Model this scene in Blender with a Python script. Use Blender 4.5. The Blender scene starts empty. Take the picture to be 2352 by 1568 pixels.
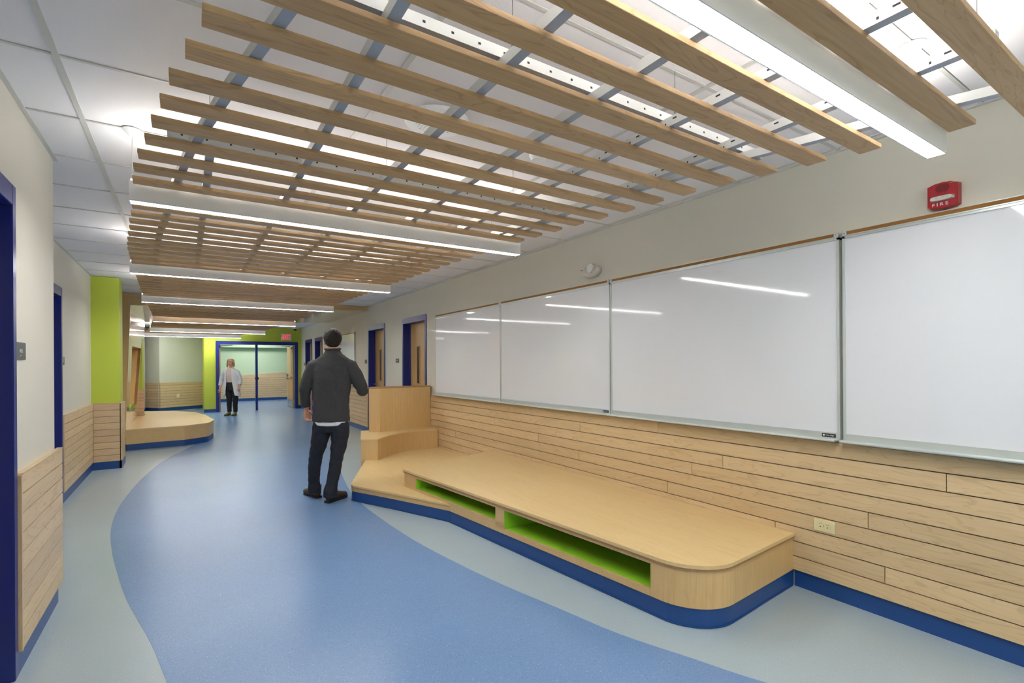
import bpy, bmesh, math, random
from mathutils import Vector, Matrix
random.seed(7)
S = bpy.context.scene
COL = S.collection

# ------------------------------------------------------------------ camera
EYE = 1.41; YAW = .5567; ROLL = .0059
cd = bpy.data.cameras.new('camera'); cam = bpy.data.objects.new('camera', cd); COL.objects.link(cam)
cd.sensor_fit = 'HORIZONTAL'; cd.sensor_width = 36.0
cd.lens = 1126.9/2352*36; cd.shift_x = (1176-1127.8)/2352; cd.shift_y = (837.6-784)/2352
cd.clip_start = .02; cd.clip_end = 100
_s, _c = math.sin(YAW), math.cos(YAW)
R0 = Vector((_c, -_s, 0)); U0 = Vector((0, 0, 1)); F0 = Vector((_s, _c, 0))
Rv = R0*math.cos(ROLL)-U0*math.sin(ROLL); Uv = R0*math.sin(ROLL)+U0*math.cos(ROLL)
cam.matrix_world = Matrix(((Rv.x, Uv.x, -F0.x, 0), (Rv.y, Uv.y, -F0.y, 0), (Rv.z, Uv.z, -F0.z, EYE), (0, 0, 0, 1)))
S.camera = cam

# ------------------------------------------------------------------ world, exposure
w = bpy.data.worlds.new('world'); S.world = w; w.use_nodes = True
w.node_tree.nodes['Background'].inputs[0].default_value = (.8, .85, .9, 1)
w.node_tree.nodes['Background'].inputs[1].default_value = .15
S.view_settings.view_transform = 'Standard'; S.view_settings.look = 'None'
S.view_settings.exposure = 1.68; S.view_settings.gamma = 1.0; S.view_settings.use_curve_mapping = False
LAMP = 18.0          # down-facing lens of the linear lights
UP = 14.0             # up-facing lens

# ------------------------------------------------------------------ helpers
def lin(v):
    v /= 255.
    return v/12.92 if v <= .04045 else ((v+.055)/1.055)**2.4
def C(r, g, b): return (lin(r), lin(g), lin(b), 1)
def newmat(name):
    m = bpy.data.materials.new(name); m.use_nodes = True
    return m, m.node_tree.nodes, m.node_tree.links, m.node_tree.nodes['Principled BSDF']
def plain(name, col, rough=.5, metal=0., spec=.5, noise=0., nscale=30, bump=0., coat=0.):
    m, N, L, b = newmat(name)
    b.inputs['Base Color'].default_value = col; b.inputs['Roughness'].default_value = rough
    b.inputs['Metallic'].default_value = metal; b.inputs['Specular IOR Level'].default_value = spec
    b.inputs['Coat Weight'].default_value = coat; b.inputs['Coat Roughness'].default_value = .08
    tc = N.new('ShaderNodeTexCoord'); n = N.new('ShaderNodeTexNoise'); n.inputs['Scale'].default_value = nscale
    n.inputs['Detail'].default_value = 4; L.new(tc.outputs['Object'], n.inputs['Vector'])
    if noise:
        r = N.new('ShaderNodeMapRange'); r.inputs['To Min'].default_value = 1-noise; r.inputs['To Max'].default_value = 1+noise
        L.new(n.outputs['Fac'], r.inputs['Value'])
        mx = N.new('ShaderNodeVectorMath'); mx.operation = 'SCALE'; mx.inputs[0].default_value = col[:3]
        L.new(r.outputs[0], mx.inputs['Scale']); L.new(mx.outputs[0], b.inputs['Base Color'])
    if bump:
        bp = N.new('ShaderNodeBump'); bp.inputs['Strength'].default_value = bump; bp.inputs['Distance'].default_value = .002
        L.new(n.outputs['Fac'], bp.inputs['Height']); L.new(bp.outputs[0], b.inputs['Normal'])
    return m
def emit(name, col, st):
    m, N, L, b = newmat(name)
    b.inputs['Base Color'].default_value = (.8, .8, .8, 1)
    b.inputs['Emission Color'].default_value = col; b.inputs['Emission Strength'].default_value = st
    return m
def wood(name, c1, c2, axis, rough=.38, var=.10, coat=0., fig=1.0, spec=.4):
    """maple: fibres along axis (0,1,2), broad figure, and a per-board shift of tone"""
    m, N, L, b = newmat(name)
    tc = N.new('ShaderNodeTexCoord'); oi = N.new('ShaderNodeObjectInfo')
    mul = N.new('ShaderNodeMath'); mul.operation = 'MULTIPLY'; mul.inputs[1].default_value = 41.0
    L.new(oi.outputs['Random'], mul.inputs[0])
    add = N.new('ShaderNodeVectorMath'); add.operation = 'ADD'
    L.new(tc.outputs['Object'], add.inputs[0]); L.new(mul.outputs[0], add.inputs[1])
    def mapped(al, ac):
        mp = N.new('ShaderNodeMapping'); s = [ac, ac, ac]; s[axis] = al
        mp.inputs['Scale'].default_value = s; L.new(add.outputs[0], mp.inputs['Vector']); return mp
    fine = N.new('ShaderNodeTexNoise'); fine.inputs['Scale'].default_value = 1; fine.inputs['Detail'].default_value = 5
    fine.inputs['Distortion'].default_value = .3
    L.new(mapped(3, 90).outputs[0], fine.inputs['Vector'])
    big = N.new('ShaderNodeTexNoise'); big.inputs['Scale'].default_value = 1; big.inputs['Detail'].default_value = 3
    big.inputs['Distortion'].default_value = 1.2
    L.new(mapped(1.1, 7).outputs[0], big.inputs['Vector'])
    # contour lines of the broad field give the cathedral figure
    sn = N.new('ShaderNodeMath'); sn.operation = 'MULTIPLY'; sn.inputs[1].default_value = 60.0
    L.new(big.outputs['Fac'], sn.inputs[0])
    si = N.new('ShaderNodeMath'); si.operation = 'SINE'; L.new(sn.outputs[0], si.inputs[0])
    rg = N.new('ShaderNodeMapRange'); rg.inputs['From Min'].default_value = .72; rg.inputs['From Max'].default_value = 1.0
    rg.inputs['To Min'].default_value = 0; rg.inputs['To Max'].default_value = .20*fig
    L.new(si.outputs[0], rg.inputs['Value'])
    mix = N.new('ShaderNodeMix'); mix.data_type = 'RGBA'
    mix.inputs[6].default_value = c1; mix.inputs[7].default_value = c2
    f1 = N.new('ShaderNodeMapRange'); f1.inputs['From Min'].default_value = .3; f1.inputs['From Max'].default_value = .75
    L.new(fine.outputs['Fac'], f1.inputs['Value'])
    f2 = N.new('ShaderNodeMath'); f2.operation = 'MULTIPLY'; f2.inputs[1].default_value = .45; L.new(f1.outputs[0], f2.inputs[0])
    f3 = N.new('ShaderNodeMath'); f3.operation = 'MULTIPLY_ADD'; f3.inputs[1].default_value = .55
    L.new(big.outputs['Fac'], f3.inputs[0]); L.new(f2.outputs[0], f3.inputs[2]); L.new(f3.outputs[0], mix.inputs[0])
    dk = N.new('ShaderNodeMix'); dk.data_type = 'RGBA'; dk.inputs[7].default_value = (c2[0]*.45, c2[1]*.40, c2[2]*.35, 1)
    L.new(rg.outputs[0], dk.inputs[0]); L.new(mix.outputs[2], dk.inputs[6])
    hs = N.new('ShaderNodeHueSaturation'); L.new(dk.outputs[2], hs.inputs['Color'])
    vr = N.new('ShaderNodeMapRange'); vr.inputs['To Min'].default_value = 1-var; vr.inputs['To Max'].default_value = 1+var
    L.new(oi.outputs['Random'], vr.inputs['Value']); L.new(vr.outputs[0], hs.inputs['Value'])
    L.new(hs.outputs[0], b.inputs['Base Color'])
    b.inputs['Roughness'].default_value = rough; b.inputs['Specular IOR Level'].default_value = spec
    b.inputs['Coat Weight'].default_value = coat; b.inputs['Coat Roughness'].default_value = .12
    return m
def speckled(name, base, light, dark, rough):
    m, N, L, b = newmat(name)
    tc = N.new('ShaderNodeTexCoord')
    def fleck(sc, lo, hi):
        n = N.new('ShaderNodeTexNoise'); n.inputs['Scale'].default_value = sc; n.inputs['Detail'].default_value = 2
        L.new(tc.outputs['Object'], n.inputs['Vector'])
        r = N.new('ShaderNodeMapRange'); r.inputs['From Min'].default_value = lo; r.inputs['From Max'].default_value = hi
        L.new(n.outputs['Fac'], r.inputs['Value']); return r.outputs[0]
    a = N.new('ShaderNodeMix'); a.data_type = 'RGBA'; a.inputs[6].default_value = base; a.inputs[7].default_value = light
    L.new(fleck(190, .66, .74), a.inputs[0])
    d = N.new('ShaderNodeMix'); d.data_type = 'RGBA'; d.inputs[7].default_value = dark
    L.new(a.outputs[2], d.inputs[6]); L.new(fleck(260, .60, .76), d.inputs[0])
    g = N.new('ShaderNodeTexNoise'); g.inputs['Scale'].default_value = 1.3; L.new(tc.outputs['Object'], g.inputs['Vector'])
    r = N.new('ShaderNodeMapRange'); r.inputs['To Min'].default_value = .93; r.inputs['To Max'].default_value = 1.07
    L.new(g.outputs['Fac'], r.inputs['Value'])
    v = N.new('ShaderNodeVectorMath'); v.operation = 'SCALE'; L.new(d.outputs[2], v.inputs[0]); L.new(r.outputs[0], v.inputs['Scale'])
    L.new(v.outputs[0], b.inputs['Base Color'])
    b.inputs['Roughness'].default_value = rough; b.inputs['Specular IOR Level'].default_value = .45
    return m

def link(o, parent=None):
    COL.objects.link(o)
    if parent is not None: o.parent = parent
    return o
def obj(name, bm, mat, parent=None, smooth=False, loc=None):
    me = bpy.data.meshes.new(name)
    bmesh.ops.recalc_face_normals(bm, faces=bm.faces[:])
    if smooth:
        for f in bm.faces: f.smooth = True
    bm.to_mesh(me); bm.free()
    for m in (mat if isinstance(mat, (list, tuple)) else [mat]): me.materials.append(m)
    o = bpy.data.objects.new(name, me); link(o, parent)
    if loc: o.location = loc
    return o
def tag(o, label, cat, group=None):
    o['label'] = label; o['category'] = cat
    if group: o['group'] = group
    return o
def thing(name, label, cat, group=None, loc=None):
    o = bpy.data.objects.new(name, None); link(o); o.empty_display_size = .1
    if loc is not None: o.location = loc
    return tag(o, label, cat, group)
def structure(o, label=None):
    o['kind'] = 'structure'
    if label: o['label'] = label; o['category'] = o.name.split('_')[0]
    return o
def sroot(name, label):
    o = bpy.data.objects.new(name, None); link(o); return structure(o, label)
def bx(bm, x0, x1, y0, y1, z0, z1, mi=0):
    x0, x1 = min(x0, x1), max(x0, x1); y0, y1 = min(y0, y1), max(y0, y1); z0, z1 = min(z0, z1), max(z0, z1)
    v = [bm.verts.new(p) for p in ((x0,y0,z0),(x1,y0,z0),(x1,y1,z0),(x0,y1,z0),(x0,y0,z1),(x1,y0,z1),(x1,y1,z1),(x0,y1,z1))]
    fs = [bm.faces.new([v[i] for i in q]) for q in ((0,3,2,1),(4,5,6,7),(0,1,5,4),(1,2,6,5),(2,3,7,6),(3,0,4,7))]
    for f in fs: f.material_index = mi
    return fs
def box(name, x0, x1, y0, y1, z0, z1, mat, parent=None, bev=0):
    bm = bmesh.new(); bx(bm, x0, x1, y0, y1, z0, z1)
    if bev: bmesh.ops.bevel(bm, geom=bm.edges[:], offset=bev, segments=2, affect='EDGES', profile=.6)
    return obj(name, bm, mat, parent)
def prism(bm, poly, z0, z1, mi=0):
    a = [bm.verts.new((p[0], p[1], z0)) for p in poly]; t = [bm.verts.new((p[0], p[1], z1)) for p in poly]
    n = len(poly); fs = [bm.faces.new(a[::-1]), bm.faces.new(t)]
    for i in range(n): fs.append(bm.faces.new([a[i], a[(i+1) % n], t[(i+1) % n], t[i]]))
    for f in fs: f.material_index = mi
    return fs
def slab(name, poly, z0, z1, mat, parent=None, bev=0):
    bm = bmesh.new(); prism(bm, poly, z0, z1)
    if bev:
        es = [e for e in bm.edges if abs(e.verts[0].co.z-e.verts[1].co.z) < 1e-6]
        bmesh.ops.bevel(bm, geom=es, offset=bev, segments=2, affect='EDGES', profile=.6)
    return obj(name, bm, mat, parent)
def hexa(name, q0, q1, mat, parent=None):
    """solid between two matching outlines"""
    bm = bmesh.new(); a = [bm.verts.new(p) for p in q0]; b = [bm.verts.new(p) for p in q1]; n = len(q0)
    bm.faces.new(a); bm.faces.new(b[::-1])
    for i in range(n): bm.faces.new([a[i], b[i], b[(i+1) % n], a[(i+1) % n]])
    return obj(name, bm, mat, parent)
def fillet(poly, rad, seg=8):
    out = []; n = len(poly)
    for i, p in enumerate(poly):
        r = rad.get(i, 0)
        if not r: out.append(p); continue
        P = Vector(p); a = (Vector(poly[i-1])-P).normalized(); b = (Vector(poly[(i+1) % n])-P).normalized()
        ang = a.angle(b); d = r/math.tan(ang/2); c = P+(a+b).normalized()*(r/math.sin(ang/2))
        s = P+a*d-c; e = P+b*d-c; th = s.angle_signed(e)
        for k in range(seg+1):
            q = s.copy(); q.rotate(Matrix.Rotation(-th*k/seg, 2)); out.append((c+q)[:])
    return out
def offset(poly, d):
    """inward offset (counter-clockwise or clockwise handled by area sign)"""
    A = sum(poly[i][0]*poly[(i+1) % len(poly)][1]-poly[(i+1) % len(poly)][0]*poly[i][1] for i in range(len(poly)))
    sg = 1 if A > 0 else -1; out = []; n = len(poly)
    for i in range(n):
        p0, p, p1 = Vector(poly[i-1]), Vector(poly[i]), Vector(poly[(i+1) % n])
        e0 = (p-p0).normalized(); e1 = (p1-p).normalized()
        n0 = Vector((-e0.y, e0.x))*sg; n1 = Vector((-e1.y, e1.x))*sg
        m = n0+n1; k = m.dot(n0)
        out.append((p+m*(d/max(k, .3)))[:])
    return out
def cyl(bm, p0, p1, r0, r1=None, n=12, cap=True):
    r1 = r0 if r1 is None else r1
    p0, p1 = Vector(p0), Vector(p1); d = (p1-p0).normalized()
    u = d.orthogonal().normalized(); v = d.cross(u)
    a = [bm.verts.new(p0+(u*math.cos(t)+v*math.sin(t))*r0) for t in [2*math.pi*i/n for i in range(n)]]
    b = [bm.verts.new(p1+(u*math.cos(t)+v*math.sin(t))*r1) for t in [2*math.pi*i/n for i in range(n)]]
    for i in range(n): bm.faces.new([a[i], a[(i+1) % n], b[(i+1) % n], b[i]])
    if cap: bm.faces.new(a[::-1]); bm.faces.new(b)
def rod(name, p0, p1, r, mat, parent=None, n=10, r1=None):
    bm = bmesh.new(); cyl(bm, p0, p1, r, r1, n); return obj(name, bm, mat, parent, smooth=False)
FACE_L = Matrix(((0, 0, -1, 0), (-1, 0, 0, 0), (0, 1, 0, 0), (0, 0, 0, 1)))   # text that faces -X
FACE_R = Matrix(((0, 0, 1, 0), (1, 0, 0, 0), (0, 1, 0, 0), (0, 0, 0, 1)))     # text that faces +X
FACE_F = Matrix(((1, 0, 0, 0), (0, 0, -1, 0), (0, 1, 0, 0), (0, 0, 0, 1)))    # text that faces -Y
def text(name, s, h, pos, M, mat, parent=None, width=None, ext=.0008, space=1.0, bold=0.0):
    cu = bpy.data.curves.new(name, 'FONT'); cu.body = s; cu.size = 1; cu.extrude = 0; cu.align_x = 'CENTER'; cu.align_y = 'CENTER'
    cu.space_character = space; cu.offset = bold; cu.resolution_u = 3
    t = bpy.data.objects.new(name, cu); COL.objects.link(t)
    dg = bpy.context.evaluated_depsgraph_get(); me = bpy.data.meshes.new_from_object(t.evaluated_get(dg))
    bpy.data.objects.remove(t); bpy.data.curves.remove(cu)
    xs = [v.co.x for v in me.vertices]; ys = [v.co.y for v in me.vertices]
    k = h/(max(ys)-min(ys)); kx = k if width is None else width/(max(xs)-min(xs))
    cxm, cym = (max(xs)+min(xs))/2, (max(ys)+min(ys))/2
    bm = bmesh.new(); bm.from_mesh(me); bpy.data.meshes.remove(me)
    T = Matrix.Translation(pos) @ M
    for v in bm.verts: v.co = T @ Vector(((v.co.x-cxm)*kx, (v.co.y-cym)*k, ext))
    return obj(name, bm, mat, parent)

# ------------------------------------------------------------------ materials
CREAM = plain('cream_paint', C(214, 210, 196), .6, noise=.015, nscale=6, bump=.05)
COOLW = plain('cool_white_paint', C(205, 208, 200), .6, noise=.015, nscale=6)
GREENP = plain('lime_green_paint', C(190, 206, 70), .5, noise=.02, nscale=5)
MINT = plain('mint_paint', C(188, 210, 180), .6)
TILE = plain('ceiling_tile_fissured', C(236, 234, 236), .85, noise=.03, nscale=160, bump=.25)
TEE = plain('white_grid_metal', C(205, 205, 200), .45)
DARKGAP = plain('dark_recess', C(54, 38, 26), .9)
BLUEB = plain('blue_vinyl_base', C(28, 72, 138), .38, noise=.05)
BLUED = plain('blue_door_enamel', C(24, 42, 124), .28)
LFLOOR = speckled('pale_blue_grey_vinyl', C(164, 180, 187), C(212, 220, 220), C(122, 138, 148), .27)
DFLOOR = speckled("mid_blue_vinyl", C(112, 144, 186), C(176, 198, 222), C(66, 92, 140), .27)
W1, W2 = C(222, 198, 158), C(204, 174, 130)
PLY = wood('maple_plank_y', W1, W2, 1, var=.08, fig=1.15)
PLX = wood('maple_plank_x', C(220, 196, 162), C(202, 172, 136), 0, var=.08)
PLZ = wood('maple_end_z', W1, W2, 2)
SLX = wood('maple_slat_x', C(206, 174, 130), C(178, 140, 96), 0, rough=.45, var=.10, fig=1.3)
BTOP = wood('maple_ply_top_y', C(230, 204, 152), C(216, 184, 126), 1, rough=.3, var=.03, fig=.5)
BZ = wood('maple_veneer_z', C(224, 192, 140), C(202, 164, 106), 2, rough=.35, var=.03, fig=.4)
BX = wood('maple_veneer_x', C(220, 190, 142), C(198, 162, 110), 0, rough=.35, var=.04, fig=.4)
BEDGE = wood('ply_edge', C(188, 146, 102), C(160, 118, 78), 1, rough=.5, var=.05)
GLOSSZ = wood('glossy_veneer_z', C(206, 168, 112), C(184, 142, 86), 2, rough=.14, var=.03, fig=.3, coat=.6)
GLOSSX = wood('glossy_veneer_x', C(206, 168, 116), C(184, 142, 90), 0, rough=.14, var=.03, fig=.3, coat=.6)
DOORW = wood('maple_door_z', C(206, 168, 112), C(184, 142, 88), 2, rough=.3, var=.04, fig=.6)
LIME = plain('lime_laminate', C(156, 222, 56), .45)
ALU = plain('brushed_aluminium', C(206, 214, 212), .35, metal=.4)
ALUD = plain('dark_aluminium', C(120, 126, 122), .4, metal=.5)  # darker aluminium for screws and speaker perforations
WBOARD = plain('gloss_marker_surface', C(226, 229, 234), .055, spec=.5)
CORK = plain('cork_strip', C(150, 104, 52), .9, noise=.25, nscale=240)
STEEL = plain('satin_steel', C(170, 172, 170), .3, metal=.9)
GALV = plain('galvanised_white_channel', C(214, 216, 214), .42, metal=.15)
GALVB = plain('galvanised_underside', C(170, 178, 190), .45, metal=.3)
WHITEM = plain('white_housing', C(242, 244, 246), .5)
BLACKP = plain('black_plastic', C(28, 28, 30), .4)
SIGNG = plain('slate_grey_sign', C(84, 86, 88), .45)
WHITEP = plain('white_print', C(235, 235, 235), .6)
REDP = plain('red_plastic', C(170, 18, 34), .3)
REDD = plain('dark_red_slots', C(70, 8, 14), .6)
IVORY = plain('ivory_plastic', C(222, 212, 168), .35)
GLASSD = plain('dark_vision_glass', C(52, 42, 30), .35, spec=.2)
PLASW = plain('white_plastic', C(218, 214, 206), .4)
SILV = plain('strobe_lens', C(215, 218, 215), .12, metal=.6, noise=.3, nscale=90, bump=1.0)
E_DN = emit('lamp_lens_glow', (1, .99, .97, 1), LAMP)
E_UP = emit('uplight_lens_glow', (1, .985, .95, 1), UP)
E_RED = emit('exit_letter_glow', (1, .06, .05, 1), .3); E_RED.node_tree.nodes['Principled BSDF'].inputs['Base Color'].default_value = (.6, .02, .02, 1)

# ------------------------------------------------------------------ room shell
W = 3.288; H = 2.656; X1 = -.67; X2 = -1.098
fl = box('floor', -1.6, 6, -6.2, 25, -.1, 0, LFLOOR); structure(fl, 'pale blue grey speckled vinyl floor of the corridor')
left = [(1.0,-1.2),(.62,-.2),(.33,.8),(.13,1.6),(-.075,2.62),(-.161,3.058),(-.314,3.71),(-.43,4.36),(-.495,4.79),(-.553,5.30),(-.58,5.91),(-.556,6.64),(-.464,7.70),(-.268,8.954),(.015,9.93),(.20,10.7),(.45,11.9),(-.2,14.6),(-1.09,16.0),(-1.09,18.6)]
right = [(3.27,17.2),(3.27,12.8),(2.85,10.9),(2.28,8.75),(1.83,6.986),(1.62,5.9),(1.530,5.2),(1.516,4.548),(1.554,3.70),(1.642,3.047),(1.723,2.615),(1.828,2.185),(1.914,1.832),(2.05,1.488),(2.168,1.20),(2.42,.75),(2.9,.1),(3.2,-.3),(3.2,-1.2)]
def smooth(pts, n=4):
    out = []
    for i in range(len(pts)-1):
        p0 = Vector(pts[max(i-1, 0)]); p1 = Vector(pts[i]); p2 = Vector(pts[i+1]); p3 = Vector(pts[min(i+2, len(pts)-1)])
        for k in range(n):
            t = k/n
            out.append((.5*((2*p1)+(-p0+p2)*t+(2*p0-5*p1+4*p2-p3)*t*t+(-p0+3*p1-3*p2+p3)*t**3))[:])
    out.append(pts[-1]); return out
inlay = smooth(left[:17])+left[17:]+[(.30,18.6),(.30,24.9),(5.78,24.9),(5.78,17.5),(3.27,17.5)]+[right[0]]+smooth(right[1:])
slab('floor_inlay', inlay, -.002, .0015, DFLOOR, fl)['label'] = 'mid blue speckled vinyl field with curved edges'

# walls
def wall(name, label, boxes, mat=CREAM):
    bm = bmesh.new()
    for b in boxes: bx(bm, *b)
    return structure(obj(name, bm, mat), label)
D1, D2, D3, D4 = (7.235, 8.255), (9.165, 10.185), (14.30, 15.23), (15.62, 16.60)
DH = 2.235
rb = []; y = -6.2
for a, b in (D1, D2, D3, D4):
    rb.append((W, W+.25, y, a, 0, H)); rb.append((W, W+.25, a, b, DH, H)); y = b
rb.append((W, W+.25, y, 17.45, 0, H))
WR = wall('wall_right', 'long cream wall on the right with whiteboards and doors', rb)
E1, E2 = (2.02, 3.055), (5.66, 6.68)
WL = wall('wall_left', 'stepped cream wall on the left of the corridor', [
    (X1-.9, X1, -6.2, E1[0], 0, H), (X1-.9, X1, E1[0], E1[1], DH, H), (X1-.9, X1, E1[1], 3.88, 0, H),
    (X2-.5, X2, 3.88, E2[0], 0, H), (X2-.5, X2, E2[0], E2[1], DH, H), (X2-.5, X2, E2[1], 8.58, 0, H),
    (X2-.5, X2, 8.58, 13.1, 0, H), (X2-.5, X2, 13.1, 19.3, 0, H)])
CG = box('wall_column', X2-.05, -.79, 8.58, 9.02, 0, H, GREENP); structure(CG, 'lime green column projecting from the left wall')
CG2 = box('wall_column_far', X2-.05, -.80, 13.02, 13.5, 0, H, GREENP); structure(CG2, 'second lime green column beyond the wooden portal')
wa = hexa('wall_alcove', [(X2, 19.24, 0), (-.704, 18.68, 0), (.52, 19.40, 0), (.52, 19.6, 0), (X2, 19.6, 0)],
     [(X2, 19.24, H), (-.704, 18.68, H), (.52, 19.40, H), (.52, 19.6, H), (X2, 19.6, H)], COOLW); structure(wa, 'pale angled wall of the alcove at the far left')
bmw = bmesh.new()
for b in ((.483, .785, 17.29, 17.44, 0, H), (3.178, W, 17.29, 17.44, 0, H), (.785, 3.178, 17.29, 17.44, 2.19, H), (.483, .56, 17.44, 19.6, 0, H)): bx(bmw, *b)
wf = obj('wall_end', bmw, GREENP); structure(wf, 'lime green end wall around the double doors')
bmw = bmesh.new()
for b in ((-1.6, 6, 22.3, 22.5, 0, H), (5.8, 6, 17.44, 22.5, 0, H), (-1.6, .48, 19.6, 22.5, 0, H), (W, 6, 17.30, 17.44, 0, H)): bx(bmw, *b)
wv = obj('wall_beyond', bmw, MINT); structure(wv, 'pale mint wall of the crossing corridor beyond the double doors')
wb = box('wall_back', -1.6, 4, -6.3, -6.1, 0, H, GREENP); structure(wb, 'lime green wall behind the viewer')
tr = box('trim_1', -.9, 5.8, 22.0, 22.3, 2.17, 2.42, MINT); structure(tr, 'pale mint bulkhead high on the wall beyond the double doors')

# ceiling with lay-in tiles
ce = box('ceiling', -1.6, 6, -6.2, 25, H+.03, H+.2, TEE); structure(ce, 'lay-in tile ceiling above the slats')
tm = {}
xs = [X2-.12, -.435, .785, 2.005, 3.225, 3.30]
Y0 = 3.19-.608*16
for i in range(len(xs)-1):
    wd = xs[i+1]-xs[i]-.02
    bm = bmesh.new(); bx(bm, .01, wd+.01, .01, .598, 0, .014); me = bpy.data.meshes.new('ceiling_tile'); 
    bmesh.ops.recalc_face_normals(bm, faces=bm.faces[:]); bm.to_mesh(me); bm.free(); me.materials.append(TILE)
    for k in range(10, 40):
        o = bpy.data.objects.new('ceiling_tile', me); o.location = (xs[i], Y0+.608*k, H+.006); link(o, ce)
for x in xs[1:-1]:
    box('grid_bar', x-.012, x+.012, -6, 17.29, H, H+.012, TEE, ce)
bmg = bmesh.new(); bx(bmg, 0, xs[-1]-xs[0], -.0075, .0075, 0, .010); meg = bpy.data.meshes.new('cross_bar'); bmg.to_mesh(meg); bmg.free(); meg.materials.append(TEE)
for k in range(10, 40):
    o = bpy.data.objects.new('cross_bar', meg); o.location = (xs[0], Y0+.608*k, H+.002); link(o, ce)
for nm, x0, x1, y0, y1 in (('trim_2', W-.02, W, -6, 10.2), ('trim_3', X1, X1+.022, -6, 3.90), ('trim_4', X2, X2+.022, 3.88, 8.58), ('trim_5', W-.02, W, 13.6, 17.29)):
    structure(box(nm, x0, x1, y0, y1, H-.002, H+.008, TEE), 'thin metal wall angle where ceiling meets wall')

# baseboards
def base(name, label, boxes):
    bm = bmesh.new()
    for b in boxes:
        bx(bm, *b)
    o = obj(name, bm, BLUEB); return structure(o, label)
base('baseboard_right', 'blue vinyl base along the right wall', [
    (W-.012, W, -6, 1.63, 0, .105), (W-.012, W, D2[1]+.01, D3[0]-.01, 0, .105), (W-.012, W, D1[1]+.01, D2[0]-.01, 0, .105), (W-.012, W, D3[1]+.01, D4[0]-.01, 0, .105), (W-.012, W, D4[1], 17.29, 0, .105)])
base('baseboard_left', 'blue vinyl base along the left wall', [
    (X1, X1+.012, E1[1], 3.89, 0, .105), (X2, -.66, 3.88, 3.892, 0, .105), (X2, X2+.012, 6.68, 8.55, 0, .105), (X2, -.765, 8.55, 8.58, 0, .105), (-.79, -.762, 8.55, 9.03, 0, .105),
    (X2, X2+.012, 14.3, 19.2, 0, .105)])
base('baseboard_end', 'blue vinyl base under the lime green end wall', [(.475, .785, 17.275, 17.29, 0, .105), (.47, .483, 17.275, 17.5, 0, .105), (3.178, W, 17.275, 17.29, 0, .105)])
base('baseboard_beyond', 'blue vinyl base beyond the double doors', [(-.6, 5.8, 22.24, 22.27, 0, .105)])

# ------------------------------------------------------------------ wainscot planks
ROW = [.194+.0933*i for i in range(9)]          # joints between boards, .105 at the foot
def board_y(parent, x0, x1, ya, yb, z0, z1, mat=PLY):
    box('plank', x0, x1, ya+.002, yb-.002, z0+.0030, z1-.0030, mat, parent)
zs = [.105, .194, .287, .380, .473, .567, .660, .754, .848, .940]
joints = {8: [4.83, 2.67], 7: [6.0, 3.60, .89], 6: [5.16, 2.106], 5: [4.27, 2.36], 4: [3.62, 1.226], 3: [6.2, 2.58], 2: [4.4, 1.74], 1: [3.9, 1.15], 0: [2.9, .2]}
box('backing', W-.012, W-.001, -1.5, 7.20, .10, .935, DARKGAP, WR)
for r in range(9):
    js = sorted([7.20]+joints[r]+[-1.5])
    for a, b in zip(js, js[1:]):
        board_y(WR, W-.030, W-.008, a, b, zs[r], zs[r+1])
def panel_y(parent, wx, sgn, ya, yb, top, endcap=None, th=.045, mat=PLY, z0=.105, n=9):
    """boarded wainscot on a wall of constant X; sgn = direction it stands proud"""
    box('backing', wx, wx+sgn*(th-.016), ya+.003, yb-.003, z0, top-.004, DARKGAP, parent)
    h = (top-z0)/n
    for i in range(n):
        board_y(parent, wx+sgn*.001, wx+sgn*th, ya, yb, z0+h*i, z0+h*(i+1), mat)
    if endcap:
        e = endcap
        box('end_board', wx, wx+sgn*(th+.002), e-.02 if e == ya else e, e if e == ya else e+.02, z0, top, PLZ, parent)
    box('cap_board', wx, wx+sgn*(th+.002), ya-.0, yb, top-.001, top+.006, PLY, parent)
def panel_x(parent, wy, xa, xb, top, th=.03, mat=PLX, z0=.105, n=9):
    box('backing', xa+.003, xb-.003, wy-(th-.012), wy, z0, top-.004, DARKGAP, parent)
    h = (top-z0)/n
    for i in range(n):
        box('plank', xa+.0015, xb-.0015, wy-th, wy-.001, z0+h*i+.0022, z0+h*(i+1)-.0022, mat, parent)
    box('cap_board', xa, xb, wy-th-.002, wy, top-.001, top+.005, mat, parent)
panel_y(WL, X1, 1, 3.078, 3.95, .915, endcap=3.078, th=.025)
panel_y(WL, X2, 1, 6.702, 8.545, .905, endcap=6.702, th=.022)
panel_x(CG, 8.58, X2+.024, -.783, .905, th=.032)
# return side of the near column
box('backing', -.79, -.775, 8.56, 9.02, .105, .90, DARKGAP, CG)
for i in range(9):
    h = .8/9
    box('plank', -.79, -.762, 8.565, 9.02, .105+h*i+.002, .105+h*(i+1)-.002, PLY, CG)
box('cap_board', -.792, -.758, 8.55, 9.02, .905, .911, PLY, CG)
panel_y(WR, W, -1, D2[1]+.02, D3[0]-.01, .91, endcap=D2[1]+.02, th=.03)
panel_y(WR, W, -1, D1[1]+.02, D2[0]-.02, .91, endcap=None, th=.03)
panel_y(WR, W, -1, D4[1]+.02, 17.26, .91, endcap=None, th=.03)
panel_x(CG2, 13.02, -.93, -.765, .905, th=.03, z0=.36, n=7)
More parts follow.
